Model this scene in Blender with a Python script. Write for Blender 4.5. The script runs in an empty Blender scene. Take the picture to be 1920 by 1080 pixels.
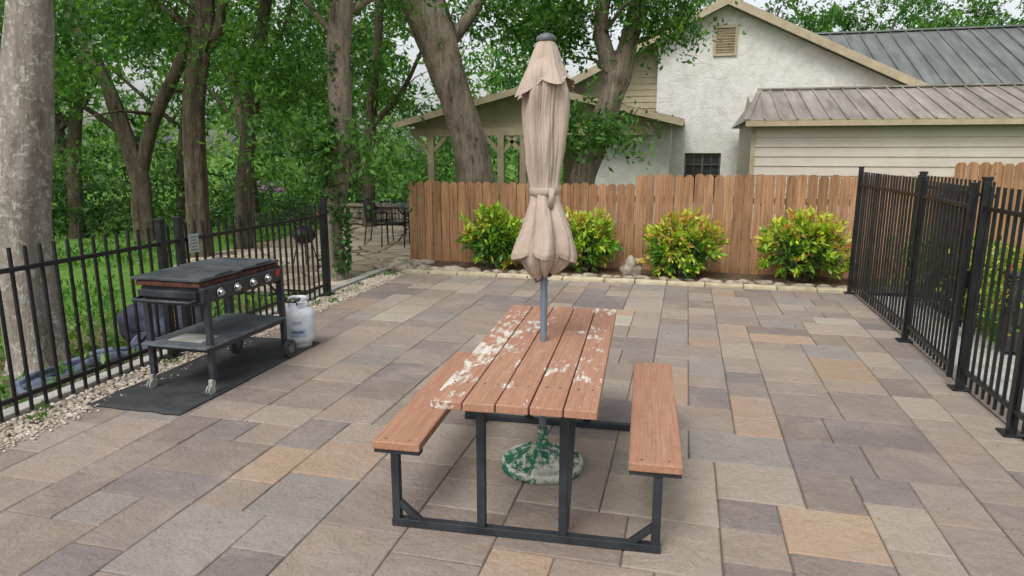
import bpy, math, random
import numpy as np
from mathutils import Vector, Matrix, noise
R=random.Random(7); rng=np.random.default_rng(7)
SC=bpy.context.scene; COL=SC.collection
rad=math.radians

def S(r,g,b):
    f=lambda c:(c/255/12.92) if c/255<=.04045 else ((c/255+.055)/1.055)**2.4
    return (f(r),f(g),f(b),1)
def W(x,D,z=None):
    X=.969*x-.247*D; Y=.247*x+.969*D
    return (X,Y) if z is None else (X,Y,z)

# ---------------- material helper
class Mat:
    def __init__(s,name,color=None,rough=.7,spec=.3,metal=0):
        s.m=bpy.data.materials.new(name); s.m.use_nodes=True
        s.nt=s.m.node_tree; s.b=s.nt.nodes['Principled BSDF']
        s.b.inputs['Roughness'].default_value=rough
        s.b.inputs['Specular IOR Level'].default_value=spec
        s.b.inputs['Metallic'].default_value=metal
        if color: s.b.inputs['Base Color'].default_value=color
        s.tc=s.nt.nodes.new('ShaderNodeTexCoord')
    def n(s,t): return s.nt.nodes.new(t)
    def l(s,a,b): s.nt.links.new(a,b)
    def setin(s,inp,v):
        if hasattr(v,'is_linked') or hasattr(v,'links'): s.l(v,inp)
        else: inp.default_value=v
    def co(s,scale=(1,1,1),rot=(0,0,0)):
        m=s.n('ShaderNodeMapping'); s.l(s.tc.outputs['Object'],m.inputs[0])
        m.inputs['Scale'].default_value=scale; m.inputs['Rotation'].default_value=rot
        return m.outputs[0]
    def noise(s,vec,scale,detail=6,rough=.6,dist=0):
        t=s.n('ShaderNodeTexNoise'); s.l(vec,t.inputs['Vector'])
        t.inputs['Scale'].default_value=scale; t.inputs['Detail'].default_value=detail
        t.inputs['Roughness'].default_value=rough; t.inputs['Distortion'].default_value=dist
        return t.outputs['Fac']
    def vor(s,vec,scale,feature='DISTANCE_TO_EDGE',out='Distance',rand=1):
        t=s.n('ShaderNodeTexVoronoi'); t.feature=feature; s.l(vec,t.inputs['Vector'])
        t.inputs['Scale'].default_value=scale; t.inputs['Randomness'].default_value=rand
        return t.outputs[out]
    def ramp(s,fac,stops):
        t=s.n('ShaderNodeValToRGB'); s.l(fac,t.inputs[0]); e=t.color_ramp.elements
        while len(e)<len(stops): e.new(.5)
        for i,(p,c) in enumerate(stops):
            e[i].position=p; e[i].color=c if len(c)==4 else (*c,1)
        return t.outputs[0]
    def step(s,fac,a,b):
        return s.ramp(fac,[(a,(0,0,0,1)),(b,(1,1,1,1))])
    def mix(s,fac,a,b,mode='MIX'):
        t=s.n('ShaderNodeMix'); t.data_type='RGBA'; t.blend_type=mode
        s.setin(t.inputs[0],fac); s.setin(t.inputs[6],a); s.setin(t.inputs[7],b)
        return t.outputs[2]
    def math(s,op,a,b=0.5):
        t=s.n('ShaderNodeMath'); t.operation=op; s.setin(t.inputs[0],a); s.setin(t.inputs[1],b); return t.outputs[0]
    def attr(s,name='Col',out='Color'):
        t=s.n('ShaderNodeAttribute'); t.attribute_name=name; return t.outputs[out]
    def sep(s,c):
        t=s.n('ShaderNodeSeparateColor'); s.l(c,t.inputs[0]); return t.outputs
    def bump(s,h,strength=.5,dist=.01):
        t=s.n('ShaderNodeBump'); s.l(h,t.inputs['Height']); t.inputs['Strength'].default_value=strength
        t.inputs['Distance'].default_value=dist; s.l(t.outputs[0],s.b.inputs['Normal'])
    def base(s,c): s.setin(s.b.inputs['Base Color'],c)
    def rough(s,c): s.setin(s.b.inputs['Roughness'],c)

# ---------------- geometry helper
def grp(name,loc=(0,0,0),rotz=0):
    e=bpy.data.objects.new(name,None); e.empty_display_size=.2
    e.location=loc; e.rotation_euler=(0,0,rotz); COL.objects.link(e)
    e['L']=list(loc); return e
def link(ob,parent=None,local=False):
    COL.objects.link(ob)
    if parent:
        ob.parent=parent
        if not local: ob.matrix_parent_inverse=Matrix.Translation(-Vector(parent['L']))
    return ob

class B:
    def __init__(s): s.v=[]; s.f=[]; s.mi=[]; s.c=[]
    def add(s,vs,fs,mi=0,col=(1,1,1)):
        o=len(s.v); s.v+= [tuple(p) for p in vs]; s.c+=[col]*len(vs)
        s.f+=[tuple(i+o for i in f) for f in fs]; s.mi+=[mi]*len(fs)
    def box(s,c,d,rot=None,mi=0,col=(1,1,1)):
        x,y,z=d[0]/2,d[1]/2,d[2]/2
        vs=[Vector((a*x,b*y,e*z)) for e in(-1,1) for b in(-1,1) for a in(-1,1)]
        if rot is not None:
            M=rot if isinstance(rot,Matrix) else Matrix.Rotation(rot,3,'Z')
            vs=[M@v for v in vs]
        vs=[v+Vector(c) for v in vs]
        s.add(vs,[(0,2,3,1),(4,5,7,6),(0,1,5,4),(2,6,7,3),(0,4,6,2),(1,3,7,5)],mi,col)
    def bar(s,p0,p1,w,h,up=(0,0,1),mi=0,col=(1,1,1)):
        p0=Vector(p0);p1=Vector(p1);d=p1-p0;L=d.length;d.normalize();u=Vector(up)
        if abs(d.dot(u))>.98: u=Vector((0,1,0))
        r=d.cross(u).normalized(); u=r.cross(d)
        M=Matrix((r,d,u)).transposed()
        s.box((p0+p1)/2,(w,L,h),M,mi,col)
    def tube(s,pts,rs,n=10,mi=0,col=(1,1,1),cap=True,jit=0,seed=0):
        pts=[Vector(p) for p in pts]
        if not hasattr(rs,'__len__'): rs=[rs]*len(pts)
        vs=[];prev=None
        for i,p in enumerate(pts):
            d=(pts[min(i+1,len(pts)-1)]-pts[max(i-1,0)]).normalized()
            if prev is None:
                a=Vector((1,0,0)) if abs(d.x)<.8 else Vector((0,1,0)); r=(a-d*a.dot(d)).normalized()
            else: r=(prev-d*prev.dot(d)).normalized()
            prev=r;q=d.cross(r)
            for k in range(n):
                t=2*math.pi*k/n; rr=rs[i]
                if jit:
                    w=Vector((math.cos(t)*1.3,math.sin(t)*1.3,0))
                    rr*=1+jit*noise.noise(w+Vector((seed*7.1,0,p.length*1.7)))+jit*.5*noise.noise(w*3+Vector((0,seed*3,p.length*5)))
                vs.append(p+(r*math.cos(t)+q*math.sin(t))*rr)
        fs=[]
        for i in range(len(pts)-1):
            for k in range(n):
                a=i*n+k;b=i*n+(k+1)%n; fs.append((a,b,b+n,a+n))
        if cap: fs.append(tuple(range(n))[::-1]); fs.append(tuple((len(pts)-1)*n+k for k in range(n)))
        s.add(vs,fs,mi,col)
    def lathe(s,c,prof,n=32,mi=0,col=(1,1,1),f=None):
        vs=[]
        for (r,z) in prof:
            for k in range(n):
                t=2*math.pi*k/n; rr=r*(f(t,z) if f else 1)
                vs.append((c[0]+rr*math.cos(t),c[1]+rr*math.sin(t),c[2]+z))
        fs=[(i*n+k,i*n+(k+1)%n,(i+1)*n+(k+1)%n,(i+1)*n+k) for i in range(len(prof)-1) for k in range(n)]
        s.add(vs,fs,mi,col)
    def obj(s,name,mats,parent=None,smooth=False,local=False,bevel=0,angle=35):
        me=bpy.data.meshes.new(name); me.from_pydata(s.v,[],s.f)
        for m in (mats if isinstance(mats,(list,tuple)) else [mats]): me.materials.append(m.m)
        me.polygons.foreach_set('material_index',s.mi)
        ca=me.color_attributes.new('Col','FLOAT_COLOR','POINT')
        ca.data.foreach_set('color',np.array([(*c,1) for c in s.c],dtype=np.float32).ravel())
        if smooth: me.polygons.foreach_set('use_smooth',[True]*len(me.polygons))
        me.update(); ob=bpy.data.objects.new(name,me); link(ob,parent,local)
        if bevel:
            m=ob.modifiers.new('b','BEVEL'); m.width=bevel; m.segments=2; m.limit_method='ANGLE'; m.angle_limit=rad(angle)
        return ob

def npmesh(name,V,nper,F,mat,parent=None,col=None,local=False,smooth=False):
    N,k,_=V.shape; F=np.array(F); nf,fs=F.shape
    me=bpy.data.meshes.new(name); me.vertices.add(N*k); me.vertices.foreach_set('co',V.astype(np.float32).ravel())
    idx=(F[None]+(np.arange(N)*k)[:,None,None]).ravel().astype(np.int32)
    me.loops.add(len(idx)); me.loops.foreach_set('vertex_index',idx)
    me.polygons.add(N*nf); me.polygons.foreach_set('loop_start',(np.arange(N*nf)*fs).astype(np.int32))
    me.polygons.foreach_set('material_index',np.zeros(N*nf,dtype=np.int32))
    if smooth: me.polygons.foreach_set('use_smooth',np.ones(N*nf,dtype=bool))
    me.update(calc_edges=True); me.materials.append(mat.m)
    if col is not None:
        ca=me.color_attributes.new('Col','FLOAT_COLOR','POINT')
        c=np.ones((N,k,4),dtype=np.float32); c[:,:,:3]=col[:,None,:]; ca.data.foreach_set('color',c.ravel())
    ob=bpy.data.objects.new(name,me); return link(ob,parent,local)

def unit(a): return a/np.maximum(np.linalg.norm(a,axis=1,keepdims=True),1e-6)
def leafmesh(name,P,tone,L,mat,parent=None,asp=.42,updir=None,fold=.15,bias=(0,0,-.25)):
    N=len(P); L=L*rng.uniform(.6,1.3,(N,1))
    a=rng.normal(size=(N,3))+np.array(bias)
    if updir is not None: a=a*.55+updir
    a=unit(a); b=unit(np.cross(a,rng.normal(size=(N,3))+np.array([0,0,1.2]))); nrm=np.cross(a,b)
    w=L*asp*.5
    V=np.stack([P,P+a*L*.45+b*w+nrm*w*fold,P+a*L,P+a*L*.45-b*w+nrm*w*fold],axis=1)
    col=np.stack([tone,rng.random(N),np.zeros(N)],axis=1)
    return npmesh(name,V,4,[(0,1,2,3)],mat,parent,col)
def clusters(c,r,n,gap=.0,freq=.5,seed=0,shell=.0):
    out=[]
    c=np.array(c)
    tries=0
    while len(out)<n and tries<n*12:
        tries+=1
        p=rng.normal(size=3); p/=np.linalg.norm(p); p*=(shell+(1-shell)*rng.random()**.45)
        q=c+p*np.array(r)
        if noise.noise(Vector(q*freq)+Vector((seed,0,0)))<gap-.0: continue
        out.append(q)
    return np.array(out)
def crown(name,cl,per,cr,L,mat,parent=None,flat=.6,**kw):
    n=len(cl); ns=6; pl=per//ns
    C0=np.repeat(cl,ns,axis=0)+rng.normal(size=(n*ns,3))*np.array([cr*.55,cr*.55,cr*.55*flat])
    dr=unit(rng.normal(size=(n*ns,3))*np.array([1,1,.35])+np.array([0,0,-.25]))*cr*1.5
    t=rng.random((n*ns,pl,1)); P=C0[:,None,:]+dr[:,None,:]*t+rng.normal(size=(n*ns,pl,3))*cr*.13
    P[:,:,2]-=(t[:,:,0]**2)*cr*.35
    P=P.reshape(-1,3); tn=np.clip(np.repeat(rng.random(n),ns*pl)*.6+np.repeat(rng.random(n*ns),pl)*.4,0,1)
    return leafmesh(name,P,tn,L,mat,parent,**kw)

# ---------------- materials
def leafmat(name,stops,trans=.35,rough=.5,tint=None,spec=.35):
    m=Mat(name,rough=rough,spec=spec)
    a=m.sep(m.attr())
    f=m.math('ADD',m.math('MULTIPLY',a[0],.6),m.math('MULTIPLY',a[1],.4))
    c=m.ramp(f,stops); m.base(c)
    tr=m.n('ShaderNodeBsdfTranslucent'); 
    c2=m.mix(1.0,c,(1.35,1.4,.6,1),'MULTIPLY'); m.l(c2,tr.inputs[0])
    mx=m.n('ShaderNodeMixShader'); mx.inputs[0].default_value=trans
    m.l(m.b.outputs[0],mx.inputs[1]); m.l(tr.outputs[0],mx.inputs[2])
    m.l(mx.outputs[0],m.nt.nodes['Material Output'].inputs[0]); return m
M_leaf=leafmat('tree_leaf',[(0,(.014,.05,.013,1)),(.38,(.04,.12,.023,1)),(.65,(.095,.225,.038,1)),(1,(.26,.44,.075,1))],.45)
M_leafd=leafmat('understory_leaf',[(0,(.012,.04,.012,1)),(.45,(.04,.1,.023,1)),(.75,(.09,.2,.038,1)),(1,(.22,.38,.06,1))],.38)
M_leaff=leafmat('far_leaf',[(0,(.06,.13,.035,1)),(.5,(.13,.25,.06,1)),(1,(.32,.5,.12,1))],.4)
M_shrub=leafmat('shrub_leaf',[(0,(.02,.075,.016,1)),(.3,(.07,.2,.022,1)),(.5,(.24,.42,.035,1)),(.72,(.5,.56,.06,1)),(.86,(.5,.32,.08,1)),(1,(.42,.12,.06,1))],.25,.35)
M_coleus=leafmat('coleus_leaf',[(0,(.03,.1,.015,1)),(.45,(.15,.3,.03,1)),(.7,(.45,.48,.06,1)),(.86,(.3,.06,.04,1)),(1,(.34,.05,.05,1))],.3)
M_grassb=leafmat('grass_blade',[(0,(.03,.1,.015,1)),(1,(.14,.29,.04,1))],.3)
M_vine=leafmat('vine_leaf',[(0,(.02,.07,.02,1)),(1,(.09,.22,.045,1))],.2)

def bark(name,c1,c2,c3,sc=1,bm=1):
    m=Mat(name,rough=.9,spec=.15)
    v=m.co((9*sc,9*sc,1.6*sc)); v2=m.co((1,1,1))
    n1=m.noise(v,1.6,8,.65,.6); n2=m.noise(v2,3,5,.6)
    c=m.ramp(n1,[(.32,c1),(.52,c2),(.75,c3)])
    c=m.mix(m.math('MULTIPLY',m.step(n2,.45,.75),.7),c,c3)
    n3=m.noise(v2,22,3,.6)
    c=m.mix(m.math('MULTIPLY',m.step(n3,.58,.68),.4),c,(c3[0]*1.2,c3[1]*1.22,c3[2]*1.2,1))
    m.base(c); m.bump(m.math('ADD',n1,m.math('MULTIPLY',n3,.3)),bm,.05); return m
M_bark=bark('grey_brown_bark',S(70,61,53),S(124,112,98),S(154,142,126))
M_barkd=bark('dark_bark',S(50,44,37),S(88,79,66),S(112,103,88))
M_barkp=Mat('pale_bark',rough=.85,spec=.15); m=M_barkp; v=m.co()
n1=m.noise(m.co((1,1,.5)),4,7,.65,.6); n2=m.noise(v,16,6,.7,.8); n3=m.noise(m.co((6,6,1.2)),3,6,.6)
c=m.ramp(n1,[(.3,S(108,99,90)),(.5,S(138,130,120)),(.7,S(158,151,141))])
c=m.mix(m.math('MULTIPLY',m.step(n2,.53,.62),.65),c,S(194,191,182)); c=m.mix(m.math('MULTIPLY',m.step(n3,.56,.7),.55),c,S(90,80,70))
m.base(c); m.bump(m.math('ADD',n1,m.math('ADD',n3,m.math('MULTIPLY',n2,.4))),.9,.035)

# pavers
M_pav=Mat('paver_stone',rough=.8,spec=.28)
m=M_pav; v=m.co(); a=m.attr()
n1=m.noise(v,5,8,.7,.4); n2=m.noise(v,1.1,3,.5); n3=m.noise(v,60,4,.7)
c=m.mix(m.math('MULTIPLY',m.step(n1,.4,.75),.7),a,m.mix(.5,a,S(106,96,90)))
c=m.mix(m.math('MULTIPLY',m.step(m.noise(v,2.6,5,.6,.6),.5,.7),.4),c,S(166,153,138))
c=m.mix(m.math('MULTIPLY',m.step(m.noise(m.co((1.3,1,1)),1.7,5,.6,.6),.56,.74),.34),c,S(168,146,124))
c=m.mix(m.math('MULTIPLY',m.step(n2,.45,.7),.4),c,S(140,131,126))
c=m.mix(.45,c,m.ramp(n3,[(.3,(.5,.5,.5,1)),(.7,(1.08,1.08,1.08,1))]),'MULTIPLY')
c=m.mix(.28,c,m.ramp(n1,[(.3,(.5,.49,.48,1)),(.6,(1.2,1.2,1.2,1))]),'MULTIPLY')
m.base(c); rn=m.noise(v,9,8,.66,.5)
m.bump(m.math('ADD',m.math('MULTIPLY',m.noise(v,3.6,5,.6,.8),.9),m.math('ADD',rn,m.math('MULTIPLY',n3,.16))),.9,.024)
M_sand=Mat('joint_sand',rough=.95); m=M_sand; m.base(m.ramp(m.noise(m.co(),40,4),[(.3,S(74,66,59)),(.7,S(112,102,92))]))

M_ground=Mat('ground_soil_grass',rough=.95,spec=.1)
m=M_ground; v=m.co(); n1=m.noise(v,.5,6,.65); n2=m.noise(v,14,5,.7); a=m.sep(m.attr())
grass=m.ramp(n2,[(.3,(.045,.115,.018,1)),(.7,(.15,.28,.048,1))])
dirt=m.ramp(n2,[(.3,S(76,64,50)),(.7,S(126,110,90))])
c=m.mix(m.step(m.math('ADD',n1,m.math('MULTIPLY',a[0],.6)),.52,.68),dirt,grass)
m.base(c); m.bump(n2,.8,.04)
M_soil=Mat('bed_soil',rough=.95,spec=.1); m=M_soil; n=m.noise(m.co(),22,6,.7)
m.base(m.ramp(n,[(.3,S(58,46,36)),(.7,S(122,104,84))])); m.bump(n,.9,.03)

def stone(name,cs,sc=8,rough=.9):
    m=Mat(name,rough=rough,spec=.2); v=m.co(); n=m.noise(v,sc,7,.65); a=m.attr()
    c=m.ramp(n,[(.3,cs[0]),(.55,cs[1]),(.75,cs[2])]); m.base(m.mix(1,c,a,'MULTIPLY')); m.bump(n,.7,.02); return m
M_peb=stone('white_gravel',(S(165,154,140),S(200,190,176),S(222,214,204)),6)
M_curb=stone('cream_border_stone',(S(156,144,120),S(188,176,150),S(204,194,172)),7)
M_conc=stone('concrete',(S(136,134,128),S(166,164,156),S(184,182,174)),5)
M_rock=stone('limestone_rock',(S(98,90,78),S(154,143,126),S(188,180,164)),6)
M_flag=Mat('flagstone',rough=.9); m=M_flag; v=m.co()
e=m.vor(v,1.7); cc=m.vor(v,1.7,'F1','Color'); n=m.noise(v,9,6,.65)
c=m.mix(m.sep(cc)[0],S(152,132,108),S(200,186,162)); c=m.mix(.4,c,m.ramp(n,[(.3,(.5,.5,.5,1)),(.7,(1.1,1.1,1.1,1))]),'MULTIPLY')
m.base(m.mix(m.step(e,.015,.04),S(92,84,74),c)); m.bump(m.math('ADD',m.step(e,.0,.05),n),.6,.02)

def painted(name,c1,c2,rough=.4,sc=6):
    m=Mat(name,rough=rough,spec=.4); n=m.noise(m.co(),sc,6,.65)
    m.base(m.ramp(n,[(.35,c1),(.7,c2)])); m.rough(m.ramp(n,[(.3,(rough*.8,)*3+(1,)),(.7,(min(1,rough*1.4),)*3+(1,))])); m.bump(m.noise(m.co(),80,3),.15,.002); return m
M_blk=painted('black_fence_paint',(.008,.008,.009,1),(.018,.018,.020,1),.38)
M_frame=painted('dark_steel_frame',(.012,.015,.019,1),(.035,.04,.046,1),.5)
M_grill=painted('griddle_black_steel',(.016,.018,.023,1),(.042,.046,.054,1),.42)
M_lid=painted('griddle_lid_steel',(.035,.04,.046,1),(.085,.092,.10,1),.42,4)
M_shelf=painted('griddle_shelf_steel',(.06,.068,.078,1),(.14,.155,.17,1),.45,9)
M_rust=painted('rusty_griddle_plate',S(96,52,36),S(38,30,27),.7,14)
M_chr=Mat('chrome',(.6,.6,.6,1),.25,metal=1); M_chr.rough(.25)
M_rub=painted('black_rubber_mat',(.022,.022,.025,1),(.05,.048,.048,1),.8,5)
M_wheel=painted('grey_wheel',(.03,.03,.032,1),(.06,.06,.06,1),.7)
M_red=Mat('red_badge',(.45,.02,.03,1),.4)
M_pole=painted('umbrella_pole_paint',S(86,96,108),S(110,120,130),.4)
M_tank=painted('tank_white_paint',S(184,188,193),S(212,215,218),.35,7)
M_lab=Mat('tank_label_grey',S(150,164,182),.5); M_lab2=Mat('tank_label_dark',S(90,100,118),.5)
M_tan=painted('tan_trim_paint',S(150,137,112),S(174,161,134),.6,3)
M_sid=painted('tan_lap_siding',S(158,147,118),S(178,168,140),.7,2)
M_shed=painted('beige_metal_siding',S(176,165,151),S(192,183,170),.5,1.5)
M_glass=Mat('dark_window_glass',(.03,.036,.036,1),.12,.6)
M_win=Mat('window_frame_paint',S(84,84,76),.5)
M_dark=Mat('porch_interior',(.05,.045,.035,1),.9)

M_lime=Mat('white_limestone_wall',rough=.9,spec=.15); m=M_lime
v=m.co(); nn=m.n('ShaderNodeTexNoise'); m.l(v,nn.inputs['Vector']); nn.inputs['Scale'].default_value=1.5
vm=m.n('ShaderNodeVectorMath'); vm.operation='MULTIPLY_ADD'; m.l(nn.outputs['Color'],vm.inputs[0]); vm.inputs[1].default_value=(.5,.5,.5); m.l(v,vm.inputs[2])
e=m.vor(vm.outputs[0],3.3); n=m.noise(v,3,7,.7); n2=m.noise(v,12,6,.75); cc=m.sep(m.vor(vm.outputs[0],3.3,'F1','Color'))
c=m.ramp(n,[(.3,S(184,183,174)),(.5,S(206,205,197)),(.75,S(219,218,212))])
c=m.mix(m.math('MULTIPLY',cc[0],.18),c,S(174,169,156))
c=m.mix(m.step(e,.004,.03),m.mix(.22,c,S(156,151,140)),c); c=m.mix(m.math('MULTIPLY',m.step(n2,.5,.75),.45),c,S(166,161,148))
m.base(c); m.bump(m.math('ADD',m.math('MULTIPLY',m.step(e,.0,.06),.18),m.math('MULTIPLY',n2,.8)),.7,.035)

def metalroof(name,c1,c2,c3):
    m=Mat(name,rough=.5,spec=.4,metal=.25); n=m.noise(m.co((3,.35,.35)),1.6,7,.7); n2=m.noise(m.co(),.8,5,.6)
    c=m.ramp(n,[(.3,c1),(.5,c2),(.72,c3)]); m.base(m.mix(m.math('MULTIPLY',m.step(n2,.4,.7),.5),c,c1)); return m
M_roofg=metalroof('grey_standing_seam',S(80,84,82),S(108,112,108),S(130,134,128))
M_roofs=metalroof('weathered_ribbed_metal',S(108,99,88),S(146,138,128),S(176,168,158))

# wood
M_wood=Mat('cedar_picket',rough=.85,spec=.15); m=M_wood; a=m.attr()
v=m.co((30,30,1.3)); n=m.noise(v,1.2,7,.65,.5); n2=m.noise(m.co(),1.3,4,.6); n3=m.noise(m.co((7,7,.9)),2,4,.6,.8)
c=m.mix(1,m.ramp(n,[(.3,S(112,82,60)),(.55,S(160,122,92)),(.8,S(186,152,120))]),a,'MULTIPLY')
c=m.mix(m.math('MULTIPLY',m.step(n3,.5,.75),.45),c,S(120,90,68)); c=m.mix(m.math('MULTIPLY',m.step(n2,.5,.75),.35),c,S(180,148,118))
kn=m.vor(m.co((5,5,2.2)),1.3,'F1','Distance'); c=m.mix(m.step(kn,.03,.07),S(80,54,40),c)
m.base(c); m.bump(n,.5,.006)

def peel(name,base1,base2,pl,lo,hi,sy=.3):
    m=Mat(name,rough=.6,spec=.3); a=m.sep(m.attr())
    v=m.co((1.0,sy,1)); n=m.noise(v,30,9,.74,.2); big=m.noise(m.co((1,.7,1)),4.2,3,.6); g=m.noise(m.co((40,1.5,40)),2,5,.6)
    k=m.math('ADD',m.math('MULTIPLY',n,.65),m.math('ADD',m.math('MULTIPLY',big,.4),m.math('MULTIPLY',a[0],.12)))
    mask=m.step(k,lo,hi)
    c=m.mix(m.step(g,.35,.7),base1,base2)
    c=m.mix(m.math('MULTIPLY',m.step(m.noise(m.co(),30,5,.7),.52,.7),.4),c,(base1[0]*.6,base1[1]*.6,base1[2]*.58,1))
    pc=m.mix(m.step(m.noise(m.co((20,2,20)),3,4),.4,.6),pl,(pl[0]*.75,pl[1]*.74,pl[2]*.7,1))
    m.base(m.mix(mask,c,pc)); m.bump(m.math('ADD',m.math('MULTIPLY',mask,-.6),m.math('MULTIPLY',g,.4)),.5,.004); return m
M_tab=peel('peeling_terracotta_paint',S(148,107,86),S(168,128,105),S(206,198,188),.635,.662)
M_green=peel('worn_green_base',S(22,88,68),S(40,112,88),S(190,193,180),.54,.60,1)

M_fab=Mat('umbrella_canvas',rough=.9,spec=.1); m=M_fab; n=m.noise(m.co(),3,5,.6)
c=m.ramp(n,[(.3,S(158,141,128)),(.7,S(183,166,152))]); m.base(c); m.b.inputs['Sheen Weight'].default_value=.05
m.bump(m.math('ADD',m.noise(m.co((9,9,2.5)),3,5,.6,.8),m.math('MULTIPLY',m.noise(m.co(),400,2),.1)),.5,.015)
M_fabs=painted('umbrella_strap',S(156,140,127),S(176,160,146),.9,10)

# ---------------- world & light
w=bpy.data.worlds.new('World'); SC.world=w; w.use_nodes=True; nt=w.node_tree
sky=nt.nodes.new('ShaderNodeTexSky'); sky.sky_type='NISHITA'; sky.sun_disc=False
EL=rad(55); AZ=rad(195)
sky.sun_elevation=EL; sky.sun_rotation=AZ; sky.air_density=1.2; sky.dust_density=4; sky.ozone_density=1
hs=nt.nodes.new('ShaderNodeHueSaturation'); hs.inputs['Saturation'].default_value=.25; hs.inputs['Value'].default_value=1.5
nt.links.new(sky.outputs[0],hs.inputs['Color']); nt.links.new(hs.outputs[0],nt.nodes['Background'].inputs[0])
nt.nodes['Background'].inputs[1].default_value=.15
sd=Vector((math.sin(AZ)*math.cos(EL),math.cos(AZ)*math.cos(EL),math.sin(EL)))
sl=bpy.data.lights.new('sun','SUN'); sl.energy=1.4; sl.angle=rad(22); sl.color=(1,.985,.965)
so=bpy.data.objects.new('sun',sl); so.rotation_euler=sd.to_track_quat('Z','Y').to_euler(); so.location=(0,0,20); COL.objects.link(so)

cam=bpy.data.cameras.new('camera'); cam.lens=36*1268/1920; cam.clip_end=2000; cam.clip_start=.05
co=bpy.data.objects.new('camera',cam); co.location=(0,0,1.8); co.rotation_euler=(rad(90-11.37),0,rad(14.3)); COL.objects.link(co); SC.camera=co
SC.view_settings.view_transform='Standard'; SC.view_settings.look='None'; SC.view_settings.exposure=0

# ---------------- ground
def gz(X,Y):
    z=-.06
    s=-X*.75+Y*.66
    def sm(a,b,t): t=min(1,max(0,(t-a)/(b-a))); return t*t*(3-2*t)
    z-=.12*sm(4.7,5.5,-X)*(1-sm(7.2,8.6,Y))
    z-=1.6*sm(14,36,s); z-=1.1*sm(36,40,s)*(1-sm(48,53,s)); z+=.5*sm(53,70,s)
    if -X>4.9 and s<36: z+=.05*noise.noise(Vector((X*.7,Y*.7,0)))
    return z
n=150; g=np.linspace(-1,1,n); gx=np.sign(g)*(abs(g)**2.6)*280+g*14
B1=B(); vs=[];cs=[]
for j in range(n):
    for i in range(n):
        X=gx[i]-3;Y=gx[j]+8; vs.append((X,Y,gz(X,Y)))
        s=-X*.75+Y*.66
        cs.append((min(1,max(0,(s-7)/8)) if X<3 else .8,0,0))
B1.v=vs;B1.c=cs;B1.f=[(j*n+i,j*n+i+1,(j+1)*n+i+1,(j+1)*n+i) for j in range(n-1) for i in range(n-1)];B1.mi=[0]*len(B1.f)
B1.obj('ground',M_ground,smooth=True)
M_wat=Mat('river_water',(.05,.09,.06,1),.08,.6); m=M_wat; m.bump(m.noise(m.co((1,1,1)),1.2,4),.2,.05)
b=B(); dx,dy=.66,.75; ox,oy=-.75,.66
q=[(ox*37+dx*-150,oy*37+dy*-150),(ox*52-dx*150,oy*52-dy*150),(ox*52+dx*150,oy*52+dy*150),(ox*37+dx*150,oy*37+dy*150)]
b.add([(x,y,-1.95) for x,y in q],[(0,1,2,3)]); b.obj('river',M_wat)

# ---------------- paver patio
b=B(); mod=.148; x0=-4.05; y0=-3.04; nx=42; ny=84
occ=np.zeros((ny,nx),bool)
pal=[(S(152,138,124),24),(S(144,130,118),20),(S(160,148,134),13),(S(132,120,111),15),(S(126,116,113),9),(S(166,142,120),7),(S(168,155,138),6),(S(180,171,154),3),(S(140,133,126),8)]
pc=[p[0][:3] for p in pal for _ in range(p[1])]
sizes=[(4,3),(4,3),(3,3),(3,3),(3,4),(3,2),(2,3),(4,2),(2,2),(3,2),(4,3)]
for j in range(ny):
    for i in range(nx):
        if occ[j,i]: continue
        ss=sizes[:]; R.shuffle(ss); ss+=[(3,3),(2,3),(3,2),(2,2),(1,3),(3,1),(1,2),(2,1),(1,1)]
        for (a_,b_) in ss:
            if i+a_<=nx and j+b_<=ny and not occ[j:j+b_,i:i+a_].any():
                k=i+a_
                if k<nx and not occ[j,k] and (k+1>=nx or occ[j,k+1]) and (a_,b_) in sizes: continue
                break
        occ[j:j+b_,i:i+a_]=True
        g_=.0028; X0=x0+i*mod+g_;X1=x0+(i+a_)*mod-g_;Y0=y0+j*mod+g_;Y1=y0+(j+b_)*mod-g_
        col=np.array(R.choice(pc))*R.uniform(.9,1.08); e_=.006; dz=R.uniform(-.0015,.002); tz=[dz+R.uniform(-.0015,.0015) for _ in range(4)]
        jt=lambda:R.uniform(-.0022,.0022)
        o=[(X0+jt(),Y0+jt()),(X1+jt(),Y0+jt()),(X1+jt(),Y1+jt()),(X0+jt(),Y1+jt())]
        inn=[(o[0][0]+e_,o[0][1]+e_),(o[1][0]-e_,o[1][1]+e_),(o[2][0]-e_,o[2][1]-e_),(o[3][0]+e_,o[3][1]-e_)]
        vs=[(x,y,-.03) for x,y in o]+[(x,y,-.006) for x,y in o]+[(inn[k][0],inn[k][1],tz[k]) for k in range(4)]
        fs=[(8,9,10,11)]+[(k,(k+1)%4,(k+1)%4+4,k+4) for k in range(4)]+[(k+4,(k+1)%4+4,(k+1)%4+8,k+8) for k in range(4)]
        b.add(vs,fs,0,tuple(col))
pat=grp('paver_patio')
b.obj('pavers',M_pav,pat)
b=B(); y=-3.0
while y<9.4:
    L=.45; b.box((2.25,y+L/2,-.018),(.145,L-.008,.036),col=tuple(np.array(R.choice(pc))*.8)); y+=L
b.obj('edge_course',M_pav,pat,bevel=.005)
b=B(); b.add([(-4.06,-3.1,-.010),(2.33,-3.1,-.010),(2.33,9.5,-.010),(-4.06,9.5,-.010)],[(0,1,2,3)]); b.obj('joint_sand',M_sand,pat)
M_deb=leafmat('dry_leaf',[(0,S(90,64,40)),(1,S(150,120,70))],.1)
N=110; P=np.stack([rng.uniform(-4,2.1,N),rng.uniform(2.5,9.3,N),np.full(N,.006)],1)
leafmesh('fallen_leaves',P,rng.random(N),.022,M_deb,asp=.5,updir=None,bias=(0,0,0))

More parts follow.
